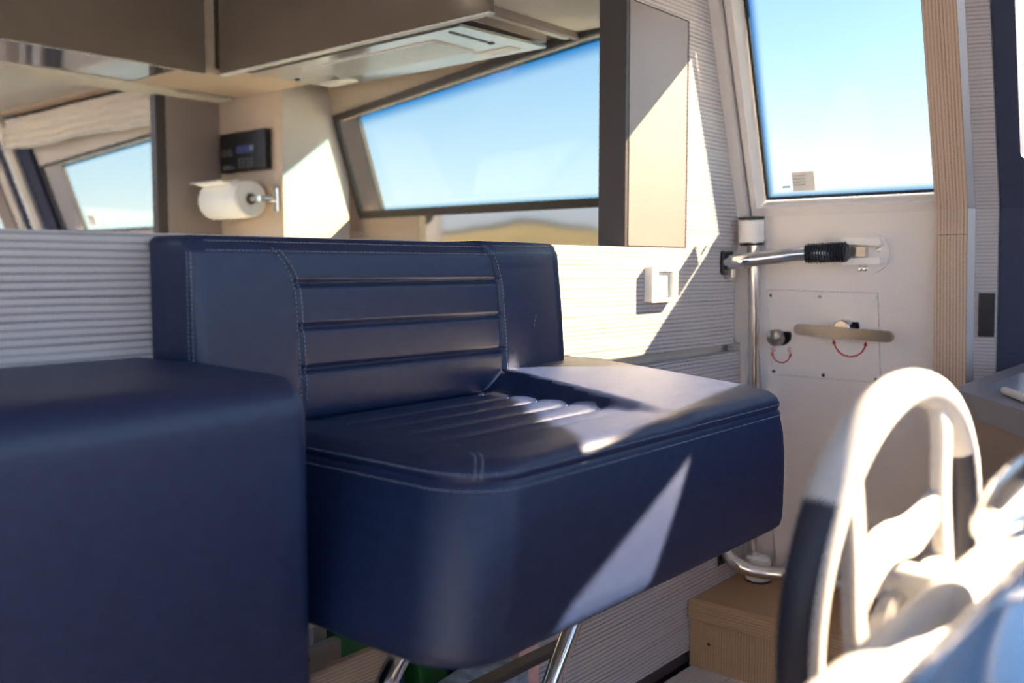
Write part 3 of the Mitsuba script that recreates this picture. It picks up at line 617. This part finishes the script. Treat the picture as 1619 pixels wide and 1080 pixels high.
# ------------------------------------------------------------------ chrome rail and pole at the door
po = thing('grab_pole', 'slim chrome pole standing between the wooden wall and the white door', 'pole')
obj('rod', tube([(2.452, 1.196, .10), (2.495, 1.196, -.86)], .0145, 20), 'chrome', po, smooth=40)
obj('top_bushing', lathe([(.030, 0), (.0345, .003), (.0345, .062), (.030, .065)], [2.448, 1.20, .068], [-.05, 0, 1]), 'white_plastic', po, smooth=35, label='white plastic sleeve')
obj('top_cap', lathe([(.036, 0), (.036, .005), (.02, .007)], [2.444, 1.20, .134], [-.05, 0, 1]), 'black_plastic', po, smooth=35)
obj('top_washer', lathe([(.03, 0), (.0355, .002), (.03, .006)], [2.451, 1.20, .061], [-.05, 0, 1]), 'black_plastic', po, smooth=35)
obj('bottom_bushing', lathe([(.034, 0), (.0355, .004), (.0345, .064), (.03, .068)], [2.487, 1.178, -.8995], [0, 0, 1]), 'white_plastic', po, smooth=35, label='white plastic foot sleeve')
obj('bottom_ring', lathe([(.037, 0), (.037, .005)], [2.487, 1.178, -.8995], [0, 0, 1]), 'black_rubber', po, smooth=35)
gr = thing('grab_rail', 'thick chrome grab rail with a black ribbed grip across the white door', 'grab rail')
obj('tube', tube([(2.40, 1.247, .012), (2.375, 1.225, .014), (2.372, 1.19, .018), (2.392, 1.13, .025), (2.415, 1.05, .034), (2.428, .98, .037), (2.44, .93, .038)], .0195, 22, 60), 'chrome', gr, smooth=50)
pth = spline([(2.420, 1.032, .036), (2.430, .985, .038), (2.438, .925, .040)], 120); s = np.linspace(0, 1, 120)
rr = .0245 + .0028 * np.sin(s * 2 * np.pi * 15); rr[:6] *= np.linspace(.85, 1, 6); rr[-6:] *= np.linspace(1, .85, 6)
obj('grip', tube(pth, rr, 24), 'black_rubber', gr, smooth=60, label='black ribbed rubber grip')
obj('wall_socket', box(2.385, 2.412, 1.225, 1.2495, -.030, -.004, .002), 'steel', gr)
obj('wall_plate', rbox(2.36, 2.42, 1.238, 1.2495, -.02, .045, .005, 3), 'black_plastic', gr, smooth=30)
lr = thing('lower_rail', 'bent chrome rail low on the white door above the wooden step', 'grab rail')
obj('tube', tube([(2.41, 1.245, -.81), (2.40, 1.215, -.83), (2.41, 1.17, -.848), (2.44, 1.10, -.853), (2.455, 1.0, -.853), (2.46, .75, -.853)], .018, 20, 50), 'chrome', lr, smooth=50)
obj('wall_plate', box(2.375, 2.435, 1.243, 1.2495, -.845, -.785, .002), 'black_plastic', lr)

# ------------------------------------------------------------------ wooden step under the door
ws = thing('wooden_step', 'oak step box on the floor in front of the white door', 'step')
obj('tread', box(2.235, 2.56, .55, 1.2485, -.915, -.900, .001), 'wood_step_top', ws)
obj('nosing', box(2.208, 2.2345, .55, 1.2485, -.948, -.8995, .002), 'wood_step', ws)
obj('front', box(2.222, 2.24, .55, 1.2485, FZ, -.949, .001), 'wood_step_front', ws)
obj('screw', lathe([(0, .001), (.004, .001), (.0045, 0)], [2.2218, 1.19, -1.012], [-1, 0, 0], 12), 'black_plastic', ws)

# ------------------------------------------------------------------ steering wheel
WC = np.array([.93, .3, -.305]); WR = .19
n_ = np.array([.0599, .997, .05]); e1 = np.array([.9982, -.06, 0.]); e2 = np.array([-.003, -.0499, .9988])
sw = thing('steering_wheel', 'white and navy steering wheel in the right foreground', 'steering wheel')
def W(a, b, d=0.0): return WC + e1 * a + e2 * b + n_ * d
def rim(t0, t1, p0, p1, rr, rn, m=90, k=28, closed_tube=False):
    tt = np.linspace(math.radians(t0), math.radians(t1), m); ph = np.linspace(math.radians(p0), math.radians(p1), k, endpoint=not closed_tube); R = []
    for t in tt:
        R.append([W((WR + rr * math.cos(p)) * math.cos(t), (WR + rr * math.cos(p)) * math.sin(t), rn * math.sin(p)) for p in ph])
    return rings_mesh(R, close=True, caps=True)
obj('rim', rim(36, 148, 0, 360, .0175, .020, closed_tube=True), 'white_soft', sw, smooth=50, label='white upper arc of the rim')
obj('rim_back', rim(-212, 36, 246, 314, .0178, .0203, m=160), 'white_soft', sw, smooth=50)
obj('grip', rim(147, 225, -52, 258, .0175, .0200), 'leather_wheel', sw, smooth=50, label='dark navy leather grip')
obj('grip', rim(-45, 36.5, -52, 258, .0175, .0200), 'leather_wheel', sw, smooth=50, label='dark navy leather grip')
obj('rim_lower', rim(225, 315, 0, 360, .0175, .020, closed_tube=True), 'white_soft', sw, smooth=50)
def plate(poly, t, d):   # a flat piece in the plane of the wheel, edges rounded
    ms = []
    for e, (a, b) in ((0.0, (.25, .75)), (-.0022, (.08, .92)), (-.005, (0, 1))):
        g = poly.buffer(e)
        m = solid(g, t * (b - a)); m.apply_translation([0, 0, d - t / 2 + t * a]); ms.append(m3.Manifold(m3.Mesh(np.asarray(m.vertices, np.float32), np.asarray(m.faces, np.uint32))))
    M = ms[0] + ms[1] + ms[2]; q = M.to_mesh(); m = trimesh.Trimesh(np.array(q.vert_properties[:, :3]), np.array(q.tri_verts), process=False)
    return place(m, WC, e1, e2, n_)
def smooth_line(pts, w): return LineString(spline([(a, b, 0) for a, b in pts], 40)[:, :2]).buffer(w / 2, quad_segs=8)
obj('side_bar', plate(smooth_line([(.070, .165), (.086, .125), (.094, .08), (.108, .035), (.128, -.02), (.14, -.08), (.135, -.13)], .032), .014, -.006), 'white_soft', sw, smooth=30)
obj('side_bar', plate(smooth_line([(-.135, .13), (-.118, .08), (-.108, .04), (-.098, -.01), (-.082, -.06), (-.065, -.12), (-.05, -.175)], .030), .014, -.006), 'white_soft', sw, smooth=30)
cr = Polygon(np.vstack([spline([(-.098, .040, 0), (-.070, .056, 0), (-.034, .063, 0), (.0, .061, 0), (.033, .063, 0), (.095, .082, 0)], 30)[:, :2],
                        spline([(.105, .045, 0), (.084, .038, 0), (.045, .021, 0), (.006, .021, 0), (-.026, .022, 0), (-.055, .010, 0), (-.078, -.01, 0)], 30)[:, :2]]))
obj('cross_spoke', plate(cr.buffer(.001), .014, -.004), 'white_soft', sw, smooth=30, label='wavy white cross spoke')
obj('spoke', plate(smooth_line([(-.002, -.02), (-.03, -.04), (-.05, -.08), (-.058, -.13), (-.055, -.18)], .032), .02, -.006), 'white_soft', sw, smooth=30)
obj('spoke', plate(smooth_line([(.12, -.02), (.085, -.012), (.05, -.03), (.03, -.06)], .03), .02, -.006), 'white_soft', sw, smooth=30)
hb = obj('hub', tube([W(-.0, -.002, .02), W(.0, -.002, .015), W(.02, -.006, -.02), W(.04, -.010, -.050)], [.016, .020, .021, .022], 24), 'white_soft', sw, smooth=50)
obj('hub_collar', tube([W(.012, -.03, .0), W(.03, -.038, -.040)], .018, 20), 'black_plastic', sw, smooth=50)

# ------------------------------------------------------------------ helm console
hcn = thing('helm_console', 'white padded helm console edge running diagonally in front of the steering wheel', 'console')
obj('bolster', sweepx(rprofile(.171, .222, -.335, -.238, (.02, .025, .025, .02), n=10), ends(.20, 1.03, .024, 8, 40), 0, .03), 'white_soft', hcn, smooth=60)
obj('inner_bolster', sweepx(rprofile(.1455, .1705, -.33, -.228, (.008, .012, .012, .008), n=8), ends(.20, .93, .016, 8, 40), 0, .025), 'white_soft', hcn, smooth=60)
obj('column_cover', box(.35, .95, .05, .20, FZ, -.3365, .01), 'white_plastic', hcn)
dp = thing('instrument_pod', 'glossy navy instrument pod on the console in the lower right corner', 'instrument pod')
obj('shell', sweepx(rprofile(-.06, .1445, -.334, -.190, (.03, .03, .018, .01), n=8), ends(.40, .97, .04, 10, 24), 0, .04), 'navy_gloss', dp, smooth=60)
obj('display', rbox(.60, .74, .02, .105, -.1905, -.183, .003, 3), 'grey_metal', dp, smooth=30)
th = thing('throttle_lever', 'rounded blue chrome lever head at the right edge above the white console', 'throttle lever')
obj('head', tube([(.668, .153, -.171), (.680, .153, -.170), (.74, .150, -.166), (.82, .140, -.156)], [.012, .022, .026, .026], 24, 30), 'chrome', th, smooth=60)
obj('stem', tube([(.80, .138, -.165), (.79, .118, -.1885)], .011, 16), 'black_plastic', th, smooth=40)
# dashboard tray by the hull
dt = thing('dashboard_tray', 'grey dashboard tray with a recessed top beside the wooden pillar', 'dashboard')
q0 = Polygon([(1.84, .495), (2.47, .505), (2.40, -.3), (1.12, -.02)])
qi = Polygon([(1.90, .455), (2.44, .465), (2.38, -.25), (1.22, -.005)])
obj('rim', slab(q0.difference(qi), -.262, -.222), 'dash_grey', dt)
obj('recess_floor', slab(qi.buffer(.002), -.268, -.260), 'gloss_under', dt)
obj('body', slab(q0.buffer(-.008), -.445, -.2625), 'dash_brown', dt)
obj('grab_bead', tube([(1.80, .40, -.214), (1.66, .32, -.214), (1.30, .10, -.214)], .007, 14), 'white_soft', dt, smooth=40)
obj('clip', box(2.22, 2.235, .45, .462, -.262, -.225), 'chrome', dt)
obj('side_cabinet', box(2.0, 2.49, -.3, .50, FZ, -.447), 'wood_pillar', label='oak cabinet under the grey dashboard tray', cat='cabinet')

# ------------------------------------------------------------------ ceiling spotlights reflected in the cupboard doors
for (x, y), lab in (((1.32, 2.45), 'recessed ceiling spotlight near the cupboard above the hood'), ((1.02, 2.39), 'recessed ceiling spotlight over the galley walkway')):
    d = thing('ceiling_spotlight', lab, 'spotlight', None)
    obj('ring', lathe([(.026, 0), (.034, -.003), (.036, .002), (.026, .004)], [x, y, .968], [0, 0, 1], 28), 'chrome', d, smooth=30)
    k = obj('lamp', lathe([(0, 0), (.024, 0), (.024, .002)], [x, y, .9665], [0, 0, 1], 28), 'white_plastic', d)
    scene[k]['emitter'] = {'type': 'area', 'radiance': {'type': 'rgb', 'value': [2.6, 2.2, 1.6]}}
